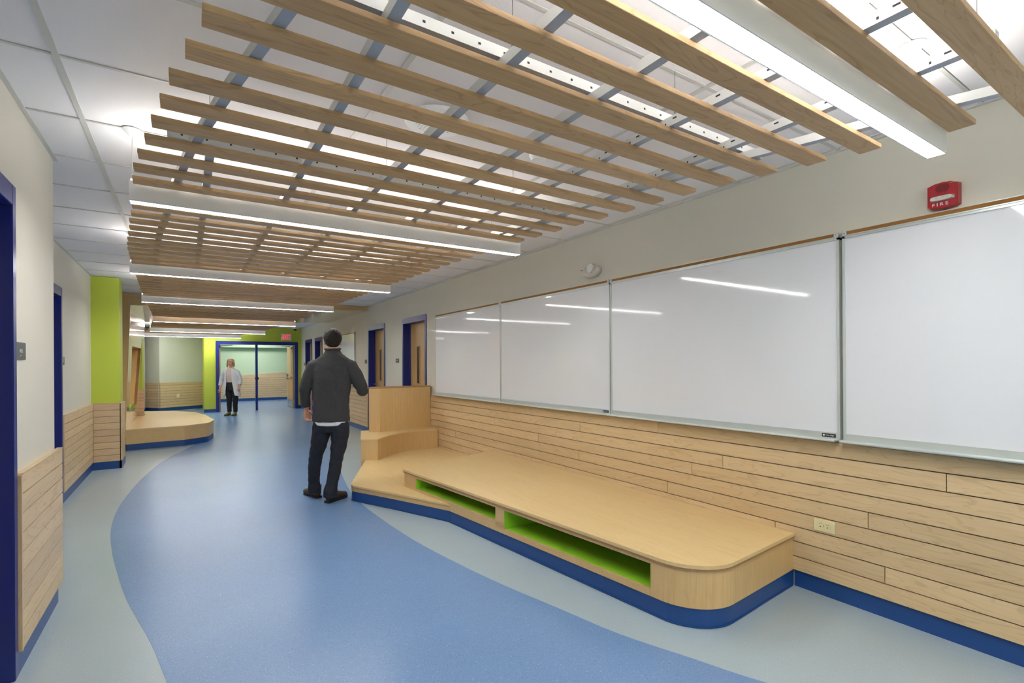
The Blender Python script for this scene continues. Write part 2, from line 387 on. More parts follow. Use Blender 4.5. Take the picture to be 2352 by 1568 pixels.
# far alcove wainscot
def panel_line(parent, p0, p1, top, z0, n, th=.03, mat=PLX):
    p0, p1 = Vector(p0), Vector(p1); d = (p1-p0).normalized(); nn = Vector((d.y, -d.x))
    def q(z, t0, t1, e=0):
        a = p0+d*e; b = p1-d*e
        return [(*(a+nn*t0), z), (*(b+nn*t0), z), (*(b+nn*t1), z), (*(a+nn*t1), z)]
    hexa('backing', q(z0, 0, th-.012, .003), q(top-.004, 0, th-.012, .003), DARKGAP, parent)
    h = (top-z0)/n
    for i in range(n):
        hexa('plank', q(z0+h*i+.003, .001, th, .002), q(z0+h*(i+1)-.003, .001, th, .002), mat, parent)
panel_line(wa, (X2, 19.23), (-.71, 18.67), .905, .105, 9)
panel_line(wa, (-.70, 18.67), (.50, 19.38), .905, .105, 9)
hexa('base', [(X2, 19.21, 0), (-.71, 18.65, 0), (.50, 19.36, 0), (.50, 19.4, 0), (-.7, 18.7, 0), (X2, 19.25, 0)], [(X2, 19.21, .105), (-.71, 18.65, .105), (.50, 19.36, .105), (.50, 19.4, .105), (-.7, 18.7, .105), (X2, 19.25, .105)], BLUEB, wa)
# wall beyond the doors: boards with a top that steps up to the right
pz = .105
for r in range(12):
    z0 = .105+.0915*r; z1 = z0+.0915
    x0 = -.2 if r < 10 else (1.55 if r == 10 else 3.0)
    js = [x0]+[x0+1.0+(r*.73) % 1.4+1.9*k for k in range(4) if x0+1.0+(r*.73) % 1.4+1.9*k < 5.6]+[5.78]
    for a, b in zip(js, js[1:]):
        if r >= 10 and a == x0:
            hexa('plank', [(a, 22.26, z0+.003), (b-.002, 22.26, z0+.003), (b-.002, 22.26, z1-.003), (min(a+1.4, b-.01), 22.26, z1-.003)],
                 [(a, 22.29, z0+.003), (b-.002, 22.29, z0+.003), (b-.002, 22.29, z1-.003), (min(a+1.4, b-.01), 22.29, z1-.003)], PLX, wv)
        else:
            box('plank', a+.002, b-.002, 22.26, 22.299, z0+.003, z1-.003, PLX, wv)
box('backing', -.2, 5.7, 22.28, 22.298, .105, 1.01, DARKGAP, wv)

# ------------------------------------------------------------------ doors
def door_r(name, label, ya, yb, leaf=True, handle=True):
    d = sroot(name, label); x = W
    fw = .05
    bm = bmesh.new()
    bx(bm, x-.014, x+.20, ya, ya+fw, 0, DH); bx(bm, x-.014, x+.20, yb-fw, yb, 0, DH); bx(bm, x-.014, x+.20, ya+fw, yb-fw, DH-.095, DH)
    bx(bm, x+.10, x+.125, ya+fw, ya+fw+.016, 0, DH-.095); bx(bm, x+.10, x+.125, yb-fw-.016, yb-fw, 0, DH-.095)
    obj('door_frame', bm, BLUED, d)
    lf = box('door_leaf', x+.125, x+.17, ya+fw, yb-fw, .01, DH-.1, DOORW, d)
    gy = ya+.565
    gl = box('vision_glass', x+.120, x+.130, gy, gy+.10, 1.10, 1.73, GLASSD, lf)
    bm = bmesh.new()
    for b in ((gy-.015, gy, 1.085, 1.745), (gy+.10, gy+.115, 1.085, 1.745), (gy-.015, gy+.115, 1.085, 1.10), (gy-.015, gy+.115, 1.73, 1.745)):
        bx(bm, x+.116, x+.127, *b)
    obj('glazing_bead', bm, DOORW, lf)
    if handle:
        hy = yb-fw-.08
        bm = bmesh.new(); cyl(bm, (x+.125, hy, 1.02), (x+.112, hy, 1.02), .035, n=16); cyl(bm, (x+.115, hy, 1.02), (x+.07, hy, 1.02), .011)
        cyl(bm, (x+.07, hy+.01, 1.02), (x+.072, hy-.12, 1.02), .010, .008)
        obj('lever_handle', bm, STEEL, lf)
    return d
door_r('door_1', 'maple door with tall slim window in blue frame, nearest on the right wall', *D1)
door_r('door_2', 'maple door in blue frame, second along the right wall', *D2)
door_r('door_3', 'door in blue frame beyond the far small whiteboard on the right wall', *D3)
door_r('door_4', 'last blue framed door on the right wall, next to the green end wall', *D4)
def door_l(name, label, wx, ya, yb):
    d = sroot(name, label)
    bm = bmesh.new(); fw = .052
    bx(bm, wx-.22, wx+.014, ya, ya+fw, 0, DH); bx(bm, wx-.22, wx+.014, yb-fw, yb, 0, DH); bx(bm, wx-.22, wx+.014, ya+fw, yb-fw, DH-.095, DH)
    bx(bm, wx-.14, wx-.115, yb-fw-.016, yb-fw, 0, DH-.095)
    bmesh.ops.bevel(bm, geom=bm.edges[:], offset=.003, segments=2, affect='EDGES')
    obj('door_frame', bm, BLUED, d)
    box('door_leaf', wx-.185, wx-.14, ya+fw, yb-fw, .01, DH-.1, DOORW, d)
door_l('door_5', 'blue door frame at the left edge beside the office sign', X1, *E1)
door_l('door_6', 'blue door frame further along the left wall', X2, *E2)
# double doors
dd = sroot('door_7', 'open double doors with blue frame and centre post in the green end wall')
bm = bmesh.new()
bx(bm, .785, .877, 17.26, 17.46, 0, 2.20); bx(bm, 3.085, 3.178, 17.26, 17.46, 0, 2.20); bx(bm, .877, 3.085, 17.26, 17.46, 2.095, 2.20)
bmesh.ops.bevel(bm, geom=bm.edges[:], offset=.004, segments=2, affect='EDGES')
obj('door_frame', bm, BLUED, dd)
box('centre_post', 1.898, 1.964, 17.30, 17.42, 0, 2.10, BLUED, dd, bev=.004)
bm = bmesh.new(); cyl(bm, (1.931, 17.295, 1.02), (1.931, 17.27, 1.02), .055, n=18); obj('strike_plate', bm, BLACKP, dd)
for sx, hx in ((1, .90), (-1, 3.062)):
    lf = box('door_leaf', hx-.022, hx+.022, 17.47, 18.47, .012, 2.085, DOORW, dd)
    fx = hx+sx*.024
    box('vision_glass', hx-.0235, hx+.0235, 17.66, 17.75, 1.12, 1.92, GLASSD, lf)
    box('kick_plate', hx-.0245, hx+.0245, 17.50, 18.45, .03, .26, STEEL, lf)
    box('edge_guard', hx-.026, hx+.026, 18.455, 18.478, .012, 2.085, PLASW, lf)
    bm = bmesh.new(); cyl(bm, (hx+sx*.06, 17.62, 1.02), (hx+sx*.06, 18.40, 1.02), .014)
    bx(bm, hx, hx+sx*.075, 18.33, 18.44, .96, 1.14); bx(bm, hx, hx+sx*.065, 17.60, 17.66, .99, 1.05)
    obj('panic_bar', bm, STEEL, lf)
    bm = bmesh.new(); bx(bm, hx, hx+sx*.06, 17.56, 17.80, 1.98, 2.05); cyl(bm, (hx+sx*.05, 17.7, 2.065), (hx+sx*.36, 17.44, 2.08), .010)
    obj('door_closer', bm, STEEL, lf)
    bm = bmesh.new()
    for z in (.22, 1.05, 1.88): bx(bm, hx-sx*.026, hx+sx*.006, 17.44, 17.475, z-.055, z+.055)
    obj('hinge', bm, STEEL, lf)

# ------------------------------------------------------------------ linear lights
XR = [(-1, 2.9), (.44, 2.77), (.635, 2.69), (.925, 2.62), (1.3, 2.50), (1.68, 2.405), (2.06, 2.352), (2.46, 2.29), (3.03, 2.212), (3.51, 2.165), (4.08, 2.13), (4.69, 2.09), (5.5, 2.062), (6.5, 2.045), (7.2, 2.01), (8.1, 2.0), (11.4, 1.98), (14.55, 1.80), (16.9, 1.42)]
XL = [(-1, .25), (.44, .19), (.925, .14), (1.53, .042), (1.92, -.045), (2.33, -.118), (2.71, -.188), (3.07, -.226), (3.71, -.28), (4.29, -.34), (4.72, -.384), (5.53, -.42), (8.0, -.48), (11.4, -.52), (14.55, -.73), (16.9, -1.02)]
def itp(T, y):
    for (a, u), (b, v) in zip(T, T[1:]):
        if y <= b: return u+(v-u)*(y-a)/(b-a)
    return T[-1][1]
LY = [.727, 3.157, 5.585, 8.015, 11.38, 14.53, 16.92]
LX = [(.19, 2.688), (-.246, 2.245), (-.435, 2.075), (-.497, 2.02), (-.525, 2.05), (-.735, 1.84), (-1.02, 1.46)]
LLAB = ['long linear light nearest the viewer, at the upper right', 'second linear light, crossing above the pale left floor strip', 'third linear light from the viewer, between wooden slat bays',
        'fourth linear light, just in front of the wooden portal soffit', 'fifth linear light, under the portal soffit', 'sixth linear light, short looking, beyond the portal', 'farthest linear light, just before the green end wall']
LZ = 2.277
def linear_light(y0, x0, x1, label, top=2.383):
    t = thing('linear_light', label, 'light', 'white linear lights hung across the corridor', (0, 0, 0))
    bm = bmesh.new()
    bx(bm, x0, x1, y0, y0+.004, LZ, top); bx(bm, x0, x1, y0+.062, y0+.066, LZ, top)
    bx(bm, x0, x0+.004, y0+.004, y0+.062, LZ, top); bx(bm, x1-.004, x1, y0+.004, y0+.062, LZ, top)
    bx(bm, x0+.004, x1-.004, y0+.004, y0+.062, LZ+.04, LZ+.044)
    obj('housing', bm, WHITEM, t)
    box('diffuser', x0+.0045, x1-.0045, y0+.0045, y0+.0615, LZ+.0005, LZ+.010, E_DN, t)
    q0 = [(x0+.006, y0+.016, top), (x0+.006, y0+.050, top), (x0+.006, y0+.037, top+.017), (x0+.006, y0+.029, top+.017)]
    hexa('upper_diffuser', q0, [(x1-.006, p[1], p[2]) for p in q0], E_UP, t)
    box('top_plate', x0+.004, x1-.004, y0+.004, y0+.062, top-.004, top-.001, WHITEM, t)
    for x in (x0+.012, x1-.25):
        h = rod('hanger_wire', (x, y0+.033, top), (x, y0+.033, H), .0014, STEEL, t, n=6)
        rod('canopy_cup', (x, y0+.033, H-.035), (x, y0+.033, H), .012, WHITEM, h, n=12, r1=.045)
    return t
for y0, (a, b), lb in zip(LY, LX, LLAB): linear_light(y0, a, b, lb)
for y0, lb in ((-1.70, 'linear light just behind the viewer'), (-4.13, 'linear light at the back behind the viewer')): linear_light(y0, .2, 2.69, lb)

# ------------------------------------------------------------------ slatted canopies
def channel(bm, a, b, w_, h_):
    """hollow metal section along a line (box)"""
    a, b = Vector(a), Vector(b); d = (b-a).normalized(); n = Vector((-d.y, d.x, 0))*w_/2; u = Vector((0, 0, h_))
    vs = []
    for p in (a, b):
        for q in (p-n, p+n, p+n+u, p-n+u): vs.append(bm.verts.new(q))
    f = [bm.faces.new([vs[i] for i in t]) for t in ((0,3,2,1),(4,5,6,7),(0,1,5,4),(1,2,6,5),(2,3,7,6),(3,0,4,7))]
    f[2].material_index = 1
    return f
SZ = 2.360; ST = .019; SW = .083; TZ = SZ+ST
CLAB = ['bay of two maple slats at the upper right before the first linear light', 'large near bay of maple slats between the first and second linear lights', 'bay of maple slats between the second and third linear lights',
        'bay of maple slats between the third and fourth linear lights', 'bay of maple slats under the wooden portal soffit', 'bay of maple slats beyond the wooden portal', 'last short bay of maple slats before the farthest linear light']
bays = [[.44, .637]]
for k in range(6):
    ys = []; y = LY[k]+.2; pitch = .1935
    while y+SW < LY[k+1]-.004: ys.append(y); y += pitch
    bays.append(ys)
for bi, ys in enumerate(bays):
    t = thing('slatted_canopy', CLAB[bi], 'ceiling canopy', 'maple slat bays under the ceiling')
    for y in ys:
        bm = bmesh.new(); bx(bm, itp(XL, y)+random.uniform(-.004, .004), itp(XR, y)+random.uniform(-.003, .003), y, y+SW, SZ, SZ+ST)
        bmesh.ops.bevel(bm, geom=bm.edges[:], offset=.0012, segments=1, affect='EDGES')
        obj('slat', bm, SLX, t)
    ya = ys[0]+.0 if bi == 0 else LY[bi-1]+.072; yb = (LY[bi] if bi < len(LY) else ys[-1]+SW)-.006
    if bi == 0: ya = .45; yb = LY[0]-.010
    for k in range(7):
        x = .10+.4*k
        a0 = ya; b0 = yb
        if k == 0 and bi == 1: a0 = 2.58
        if k == 0 and bi == 0: continue
        if k == 6: continue
        if itp(XR, (ya+yb)/2)-.03 < x or itp(XL, (ya+yb)/2)+.03 > x: continue
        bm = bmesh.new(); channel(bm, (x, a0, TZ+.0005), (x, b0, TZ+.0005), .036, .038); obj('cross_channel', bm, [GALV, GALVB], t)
        bm = bmesh.new(); yy = a0+.1
        while yy < b0-.05 and yy < 1.9 and x > 1.5:
            bx(bm, x-.0186, x-.0179, yy, yy+.018, TZ+.022, TZ+.028); bx(bm, x-.0186, x-.0179, yy+.05, yy+.056, TZ+.010, TZ+.018); yy += .19
        if bm.verts: s_ = obj('slot', bm, BLACKP, t); s_['kind'] = 'stuff'
        else: bm.free()
    for off, T in ((.19, XL), (-.215, XR)):
        bm = bmesh.new(); n = max(1, round((yb-ya)/.6))
        for i in range(n):
            p, q = ya+(yb-ya)*i/n, ya+(yb-ya)*(i+1)/n
            channel(bm, (itp(T, p)+off, p, TZ+.001), (itp(T, q)+off, q, TZ+.001), .036, .036)
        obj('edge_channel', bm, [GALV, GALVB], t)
    cy = 1.36
    while cy < 10:
        if ya < cy < yb:
            xa, xb = itp(XL, cy)+.10, itp(XR, cy)-.06
            bm = bmesh.new(); channel(bm, (xa, cy, TZ+.040), (xb, cy, TZ+.040), .024, .038); obj('carrier_channel', bm, [GALV, GALVB], t)
            if cy < 4:
                bm = bmesh.new(); x = xa+.05
                while x < xb-.03: bx(bm, x, x+.009, cy-.0127, cy-.0118, TZ+.055, TZ+.062); x += .0965
                s_ = obj('slot', bm, BLACKP, t); s_['kind'] = 'stuff'
            for x in (.10, .94, 1.78):
                if xa < x < xb:
                    h = rod('hanger_wire', (x, cy, TZ+.078), (x, cy, H), .0016, STEEL, t, n=6)
                    bm = bmesh.new()
                    for k in range(5): cyl(bm, (x, cy, TZ+.085+.008*k), (x, cy, TZ+.089+.008*k), .005, n=8)
                    bx(bm, x-.010, x+.010, cy-.014, cy+.014, TZ+.062, TZ+.080)
                    obj('spring_clip', bm, STEEL, h)
        cy += 1.22
    if bi == 0:
        rod('hanger_wire', (2.12, .50, TZ+.03), (2.12, .50, H), .0016, STEEL, t, n=6)

# ------------------------------------------------------------------ built-in bench on the right
LB = thing('tiered_bench', 'built-in maple bench with cubbies, steps and tall end block along the right wall', 'bench')
XW = W-.031
def fx_(y): return 2.0+(3.9-y)*.105
# low step
low = fillet([(2.012, 3.905), (1.725, 4.562), (1.452, 5.13), (2.0, 6.36), (2.05, 6.5), (XW, 6.9), (XW, 4.5), (2.2, 3.95)], {2: .11}, 10)
def towall(p): return [(W-.003 if x > XW-.002 else x, y) for x, y in p]
slab('toe_base', offset(towall(low), .010), .0015, .101, BLUEB, LB)
slab('toe_cove', offset(low, .004), .0015, .007, BLUEB, LB)
slab('step_fascia', offset(low, .006), .101, .146, BX, LB)['label'] = 'low step edge band'
slab('step_tread', low, .146, .164, BTOP, LB, bev=.002)
# long bench: base ring
corner = fillet([(fx_(3.93), 3.93), (fx_(1.545), 1.545), (XW, 1.630), (XW, 3.93)], {1: .27}, 14)
slab('bench_base', offset(towall(corner), .008), .0015, .105, BLUEB, LB)
top = fillet([(fx_(4.78)-.012, 4.78), (fx_(1.53)-.012, 1.533), (XW, 1.618), (XW, 5.22)], {1: .28}, 14)
slab('toe_cove', offset(corner, .001), .0015, .007, BLUEB, LB)
slab('bench_top', top, .320, .340, BTOP, LB, bev=.002)
slab('bench_top_edge', offset(top, .004), .306, .320, BEDGE, LB)
# rounded end carcase
ey = 1.872
endp = [p for p in fillet([(fx_(ey), ey), (fx_(1.545), 1.545), (XW, 1.630), (XW, ey)], {1: .27}, 14)]
slab('end_panel', endp, .105, .306, BZ, LB)
def front_seg(name, ya, yb, z0, z1, mat, t=.022):
    p = [(fx_(ya), ya), (fx_(yb), yb), (fx_(yb)+t, yb), (fx_(ya)+t, ya)]
    return slab(name, p, z0, z1, mat, LB)
front_seg('front_rail', 4.77, 1.873, .288, .306, BX)
front_seg('bottom_rail', 3.165, 1.873, .105, .142, BX)
front_seg('bottom_rail', 3.92, 3.165, .105, .182, BX)
front_seg('bottom_rail', 4.77, 3.92, .164, .182, BX)
front_seg('upright', 3.268, 3.162, .142, .288, BX)
front_seg('upright', 4.77, 4.535, .182, .288, BX)
def cubby(ya, yb, z0):
    t = thing_part = bpy.data.objects.new('cubby', None); link(t, LB)
    d = .62
    slab('cubby_floor', [(fx_(ya)+.022, ya), (fx_(yb)+.022, yb), (fx_(yb)+d, yb), (fx_(ya)+d, ya)], z0-.006, z0, LIME, t)
    slab('cubby_back', [(fx_(ya)+d, ya), (fx_(yb)+d, yb), (fx_(yb)+d+.012, yb), (fx_(ya)+d+.012, ya)], z0, .306, LIME, t)
    for y, s in ((ya, -1), (yb, 1)):
        slab('cubby_side', [(fx_(y)+.004, y), (fx_(y)+.004, y+s*-.001), (fx_(y)+d, y+s*-.001), (fx_(y)+d, y)], z0, .304, LIME, t)
cubby(4.534, 3.269, .182); cubby(3.161, 1.874, .142)
slab('bench_end_panel', [(fx_(4.77), 4.77), (fx_(4.77)+.02, 4.77), (XW, 5.20), (XW, 5.22), (fx_(4.77)+.01, 4.79)], .164, .306, BX, LB)
# middle step with curved riser
mid = [(1.95, 6.392), (2.146, 6.272)]+smooth([(2.146, 6.272), (2.29, 6.42), (2.437, 6.545), (2.60, 6.66), (2.779, 6.735), (3.025, 6.765), (XW, 6.755)], 3)[1:]+[(XW, 7.195), (2.20, 7.195)]
slab('middle_step_base', offset(mid, .010), .0015, .10, BLUEB, LB)
slab('middle_step_riser', offset(mid, .006), .10, .426, BZ, LB)
slab('middle_step_tread', mid, .426, .444, BTOP, LB, bev=.0015)
tow = [(2.255, 6.99), (2.395, 6.915), (XW, 7.03), (XW, 7.19), (2.34, 7.19)]
slab('tower', offset(tow, .003), .444, 1.072, BZ, LB)
slab('tower_cap', tow, 1.072, 1.092, BEDGE, LB, bev=.0015)

# ------------------------------------------------------------------ wooden portal and platform on the left
PT = thing('wooden_portal', 'glossy maple portal wrapping the left wall and ceiling with a tall display niche', 'portal')
PY = 10.25
hexa('post_front', [(-1.094, PY-.03, 0), (-.872, PY-.03, 0), (-.785, PY-.03, 2.45), (-.785, PY-.03, H), (-1.094, PY-.03, H)],
     [(-1.094, PY, 0), (-.872, PY, 0), (-.785, PY, 2.45), (-.785, PY, H), (-1.094, PY, H)], BZ, PT)
hexa('header', [(-.783, PY-.03, 2.452), (W, PY-.03, 2.572), (W, PY-.03, H), (-.783, PY-.03, H)],
     [(-.783, PY, 2.452), (W, PY, 2.572), (W, PY, H), (-.783, PY, H)], BX, PT)
hexa('soffit', [(-.785, PY, 2.452), (W, PY, 2.572), (W, 13.55, 2.572), (-.80, 13.7, 2.432)],
     [(-.785, PY, 2.50), (W, PY, 2.60), (W, 13.55, 2.60), (-.80, 13.7, 2.48)], GLOSSX, PT)
def sx(z): return -.872+.087*z/2.45
A = [(10.25, .345), (12.95, .345), (13.7, 2.434), (10.25, 2.45)]
Bq = [(10.74, .60), (12.30, .66), (12.85, 1.80), (10.82, 1.78)]
bm = bmesh.new()
va = [bm.verts.new((sx(z), y, z)) for y, z in A]; vb = [bm.verts.new((sx(z), y, z)) for y, z in Bq]
vc = [bm.verts.new((sx(z)-.05, y, z)) for y, z in A]; vd = [bm.verts.new((sx(z)-.05, y, z)) for y, z in Bq]
for i in range(4):
    j = (i+1) % 4
    bm.faces.new([va[i], va[j], vb[j], vb[i]]); bm.faces.new([vc[i], vd[i], vd[j], vc[j]])
    bm.faces.new([va[i], vc[i], vc[j], va[j]]); bm.faces.new([vb[i], vb[j], vd[j], vd[i]])
obj('side_panel', bm, GLOSSZ, PT)
ni = bpy.data.objects.new('display_niche', None); link(ni, PT)
for i, nm, mt in ((0, 'niche_floor', LIME), (1, 'niche_side', BZ), (2, 'niche_top', BZ), (3, 'niche_side', BZ)):
    j = (i+1) % 4; (y0, z0), (y1, z1) = Bq[i], Bq[j]
    e = .012; dy, dz = ((0, -e), (e, 0), (0, e), (-e, 0))[i]
    hexa(nm, [(sx(z0)-.002, y0, z0), (sx(z1)-.002, y1, z1), (-1.095, y1, z1), (-1.095, y0, z0)],
         [(sx(z0)-.002, y0+dy, z0+dz), (sx(z1)-.002, y1+dy, z1+dz), (-1.095, y1+dy, z1+dz), (-1.095, y0+dy, z0+dz)], mt, ni)
hexa('niche_back', [(-1.094, y, z) for y, z in Bq], [(-1.084, y, z) for y, z in Bq], BZ, ni)
PB = thing('platform_bench', 'low maple platform bench with blue base in front of the portal niche', 'bench')
pl = fillet([(-.868, 10.235), (-.50, 10.30), (-.02, 10.33), (.36, 10.58), (.475, 11.15), (.36, 12.4), (.18, 13.3), (-.30, 14.0), (-.80, 14.2), (-1.085, 14.35), (-1.085, 13.52), (-.76, 13.52), (-.76, 12.985), (-.885, 12.985)], {3: .25, 4: .2}, 6)
slab('platform_base', offset(pl, .012), .0015, .105, BLUEB, PB)
slab('platform_fascia', offset(pl, .006), .105, .338, BX, PB)
slab('platform_top', pl, .338, .358, BTOP, PB, bev=.002)

# ------------------------------------------------------------------ whiteboards
def whiteboard(label, ya, yb, z0=.963, z1=2.143, rail=True, logo=False, group='whiteboards in a row on the right wall'):
    """ya = near edge, yb = far edge"""
    t = thing('whiteboard', label, 'whiteboard', group)
    x = W-.032
    box('writing_surface', x, W-.001, ya+.012, yb-.012, z0+.03, z1-.01, WBOARD, t)
    bm = bmesh.new()
    for b in ((ya, ya+.013, z0, z1), (yb-.013, yb, z0, z1), (ya, yb, z1-.012, z1)): bx(bm, x-.007, W-.001, *b)
    obj('side_frame', bm, ALU, t)
    tr_ = box('marker_tray_back', x-.006, x+.02, ya+.004, yb-.004, z0-.004, z0+.034, ALU, t)
    bm = bmesh.new(); bx(bm, x-.062, x-.006, ya+.004, yb-.004, z0-.010, z0-.004)
    n = 6
    for i in range(n):   # rounded nose of the tray
        a0 = math.pi*i/n+math.pi/2; a1 = math.pi*(i+1)/n+math.pi/2
        q = [(x-.062+.009*math.cos(a), z0-.005+.009*math.sin(a)) for a in (a0, a1)]
        v = [bm.verts.new((q[0][0], ya+.004, q[0][1])), bm.verts.new((q[1][0], ya+.004, q[1][1])), bm.verts.new((q[1][0], yb-.004, q[1][1])), bm.verts.new((q[0][0], yb-.004, q[0][1]))]
        bm.faces.new(v)
    obj('marker_tray', bm, ALU, t)
    if rail:
        box('cork_rail', x-.009, W-.001, ya+.02, yb-.02, z1+.006, z1+.026, CORK, t)
        box('rail_lip', x-.012, W-.001, ya+.002, yb-.002, z1, z1+.006, ALU, t)
        box('rail_lip', x-.010, W-.001, ya+.02, yb-.02, z1+.026, z1+.029, ALU, t)
        for y in (ya+.002, yb-.024):
            c = box('rail_clip', x-.014, x+.005, y, y+.022, z1+.002, z1+.032, ALU, t, bev=.001)
            bm = bmesh.new(); cyl(bm, (x-.0135, y+.011, z1+.016), (x-.0155, y+.011, z1+.016), .003, n=8); obj('screw', bm, ALUD, c)
    if logo:
        p = box('maker_label', x-.0085, x-.006, ya+.022, ya+.095, z0+.006, z0+.026, BLACKP, t)
        text('label_lettering', 'Claridge', .010, (x-.0087, ya+.052, z0+.016), FACE_L, WHITEP, p, width=.046)
        box('label_mark', x-.0092, x-.0086, ya+.080, ya+.090, z0+.011, z0+.021, WHITEP, p)
    return t
whiteboard('nearest large whiteboard, cut off by the right edge of the photo', -.48, 1.343)
whiteboard('large whiteboard left of the near post joint, under the oval emergency lamp', 1.360, 3.183, logo=True)
whiteboard('third whiteboard from the right, with two bright lamp reflections', 3.189, 5.002, logo=True)
whiteboard('farthest whiteboard of the joined row, ending near the first door', 5.008, 6.845)
whiteboard('separate far whiteboard behind the walking man', 11.10, 12.93, z1=2.14, group='separate whiteboard')

# ------------------------------------------------------------------ wall devices
fa = thing('fire_alarm', 'red fire alarm horn strobe lettered FIRE above the near whiteboard', 'fire alarm')
prof = [(.846, 2.212), (.846, 2.318), (.875, 2.331), (.908, 2.335), (.941, 2.332), (.970, 2.322), (.970, 2.216), (.955, 2.203), (.908, 2.197), (.862, 2.203)]
bm = bmesh.new()
a = [bm.verts.new((W-.001, y, z)) for y, z in prof]; b = [bm.verts.new((W-.042, .908+(y-.908)*.95, 2.266+(z-2.266)*.95)) for y, z in prof]
bm.faces.new(a); bm.faces.new(b[::-1])
for i in range(len(prof)): bm.faces.new([a[i], b[i], b[(i+1) % len(prof)], a[(i+1) % len(prof)]])
bmesh.ops.bevel(bm, geom=[e for e in bm.edges if e.verts[0].co.x < W-.03 and e.verts[1].co.x < W-.03], offset=.003, segments=2, affect='EDGES')
obj('alarm_body', bm, REDP, fa)
bm = bmesh.new()
for i in range(9):
    z = 2.283+.0045*i; hw = .026*math.sqrt(max(.05, 1-((i-4)/5.)**2))
    for s in (-1, 1):
        c0 = .908+s*(hw/2+.001); bx(bm, W-.0432, W-.0415, c0-hw/2, c0+hw/2, z, z+.0018)
obj('speaker_grille', bm, REDD, fa)
bm = bmesh.new(); pts = []
for i in range(20):
    t_ = 2*math.pi*i/20; cy_, cz_ = math.cos(t_), math.sin(t_)
    pts.append((.910+.050*math.copysign(abs(cy_)**.5, cy_), 2.250+.0145*math.copysign(abs(cz_)**.6, cz_)))
a = [bm.verts.new((W-.040, y, z)) for y, z in pts]; b = [bm.verts.new((W-.058, .910+(y-.910)*.82, 2.250+(z-2.250)*.75)) for y, z in pts]
bm.faces.new(a); bm.faces.new(b[::-1])
for i in range(20): bm.faces.new([a[i], b[i], b[(i+1) % 20], a[(i+1) % 20]])
obj('strobe_lens', bm, SILV, fa)
text('alarm_lettering', 'FIRE', .0155, (W-.0425, .916, 2.222), FACE_L, WHITEP, fa, width=.062, space=1.5, bold=.01)
text('maker_lettering', 'Wheelock', .0035, (W-.0425, .868, 2.320), FACE_L, WHITEP, fa, width=.022)

for o_ in fa.children: o_.location = (0, -.012, -.013)

el = thing('emergency_lamp', 'white oval emergency lamp with round lens above the joined whiteboards', 'emergency light')
bm = bmesh.new(); pts = []
for i in range(28):
    t_ = 2*math.pi*i/28; pts.append((3.475+.118*math.cos(t_), 2.297+(.062 if math.sin(t_) < 0 else .05)*math.sin(t_)+.005))
rings = [(0, 1), (.035, .98), (.055, .88), (.066, .7)]
vs = [[bm.verts.new((W-.001-d, 3.475+(y-3.475)*k, 2.30+(z-2.30)*k)) for y, z in pts] for d, k in rings]
for r in range(3):
    for i in range(28): bm.faces.new([vs[r][i], vs[r+1][i], vs[r+1][(i+1) % 28], vs[r][(i+1) % 28]])
bm.faces.new(vs[3]); bm.faces.new(vs[0][::-1]); obj('lamp_body', bm, PLASW, el, smooth=True)
bm = bmesh.new(); cyl(bm, (W-.05, 3.425, 2.316), (W-.088, 3.423, 2.314), .046, .044, n=24); obj('lamp_head', bm, PLASW, el)
bm = bmesh.new(); cyl(bm, (W-.088, 3.423, 2.314), (W-.091, 3.423, 2.314), .037, n=24); obj('lamp_lens', bm, SILV, el)
box('indicator', W-.066, W-.058, 3.55, 3.572, 2.318, 2.323, BLACKP, el)

for o_ in el.children: o_.location = (0, -.035, -.012)

ou = thing('power_outlet', 'ivory duplex power outlet plate on the right wall boards beside the bench', 'outlet')
box('cover_plate', W-.036, W-.029, 1.391, 1.506, .394, .466, IVORY, ou, bev=.0025)
for yc in (1.430, 1.468):
    bm = bmesh.new(); cyl(bm, (W-.035, yc, .430), (W-.0385, yc, .430), .0165, n=20); rc = obj('receptacle', bm, IVORY, ou)
    bm = bmesh.new(); bx(bm, W-.0392, W-.038, yc-.008, yc-.002, .4395, .4415); bx(bm, W-.0392, W-.038, yc+.003, yc+.008, .4395, .4415)
    cyl(bm, (W-.038, yc, .424), (W-.0392, yc, .424), .0032, n=8); obj('slots', bm, BLACKP, rc)
bm = bmesh.new(); cyl(bm, (W-.035, 1.449, .430), (W-.0372, 1.449, .430), .0028, n=8); obj('screw', bm, ALUD, ou)
o2 = thing('power_outlet', 'small ivory outlet plate low on the far alcove boards', 'outlet')
box('cover_plate', -.265, -.175, 18.90, 18.93, .40, .53, IVORY, o2, bev=.003)
for zc in (.44, .49):
    bm = bmesh.new(); cyl(bm, (-.22, 18.90, zc), (-.22, 18.893, zc), .017, n=14); obj('receptacle', bm, IVORY, o2)

def sign(label, pos, wy, hz, M, lines, cat='sign'):
    t = thing('room_sign', label, cat, 'grey room signs beside the doors')
    x, y, z = pos; s = -1 if M is FACE_L else 1
    p = box('sign_plate', x, x+s*.006, y-wy/2, y+wy/2, z-hz/2, z+hz/2, SIGNG, t, bev=.001)
    for st, h, wd, dz in lines: text('sign_lettering', st, h, (x+s*.0062, y, z+dz), M, WHITEP, t, width=wd, bold=.01)
    return t
so = sign('slate grey sign reading OFFICE by the left edge door frame', (X1, 3.158, 1.489), .172, .082, FACE_R, [('OFFICE', .016, .052, .0)])
bm = bmesh.new()
for dy, dz in ((-.012, -.024), (-.008, -.020), (0, -.020), (.004, -.020), (.010, -.020), (-.012, -.028)): cyl(bm, (X1+.006, 3.158+dy, 1.489+dz), (X1+.0075, 3.158+dy, 1.489+dz), .0012, n=6)
obj('braille_dots', bm, WHITEP, so)
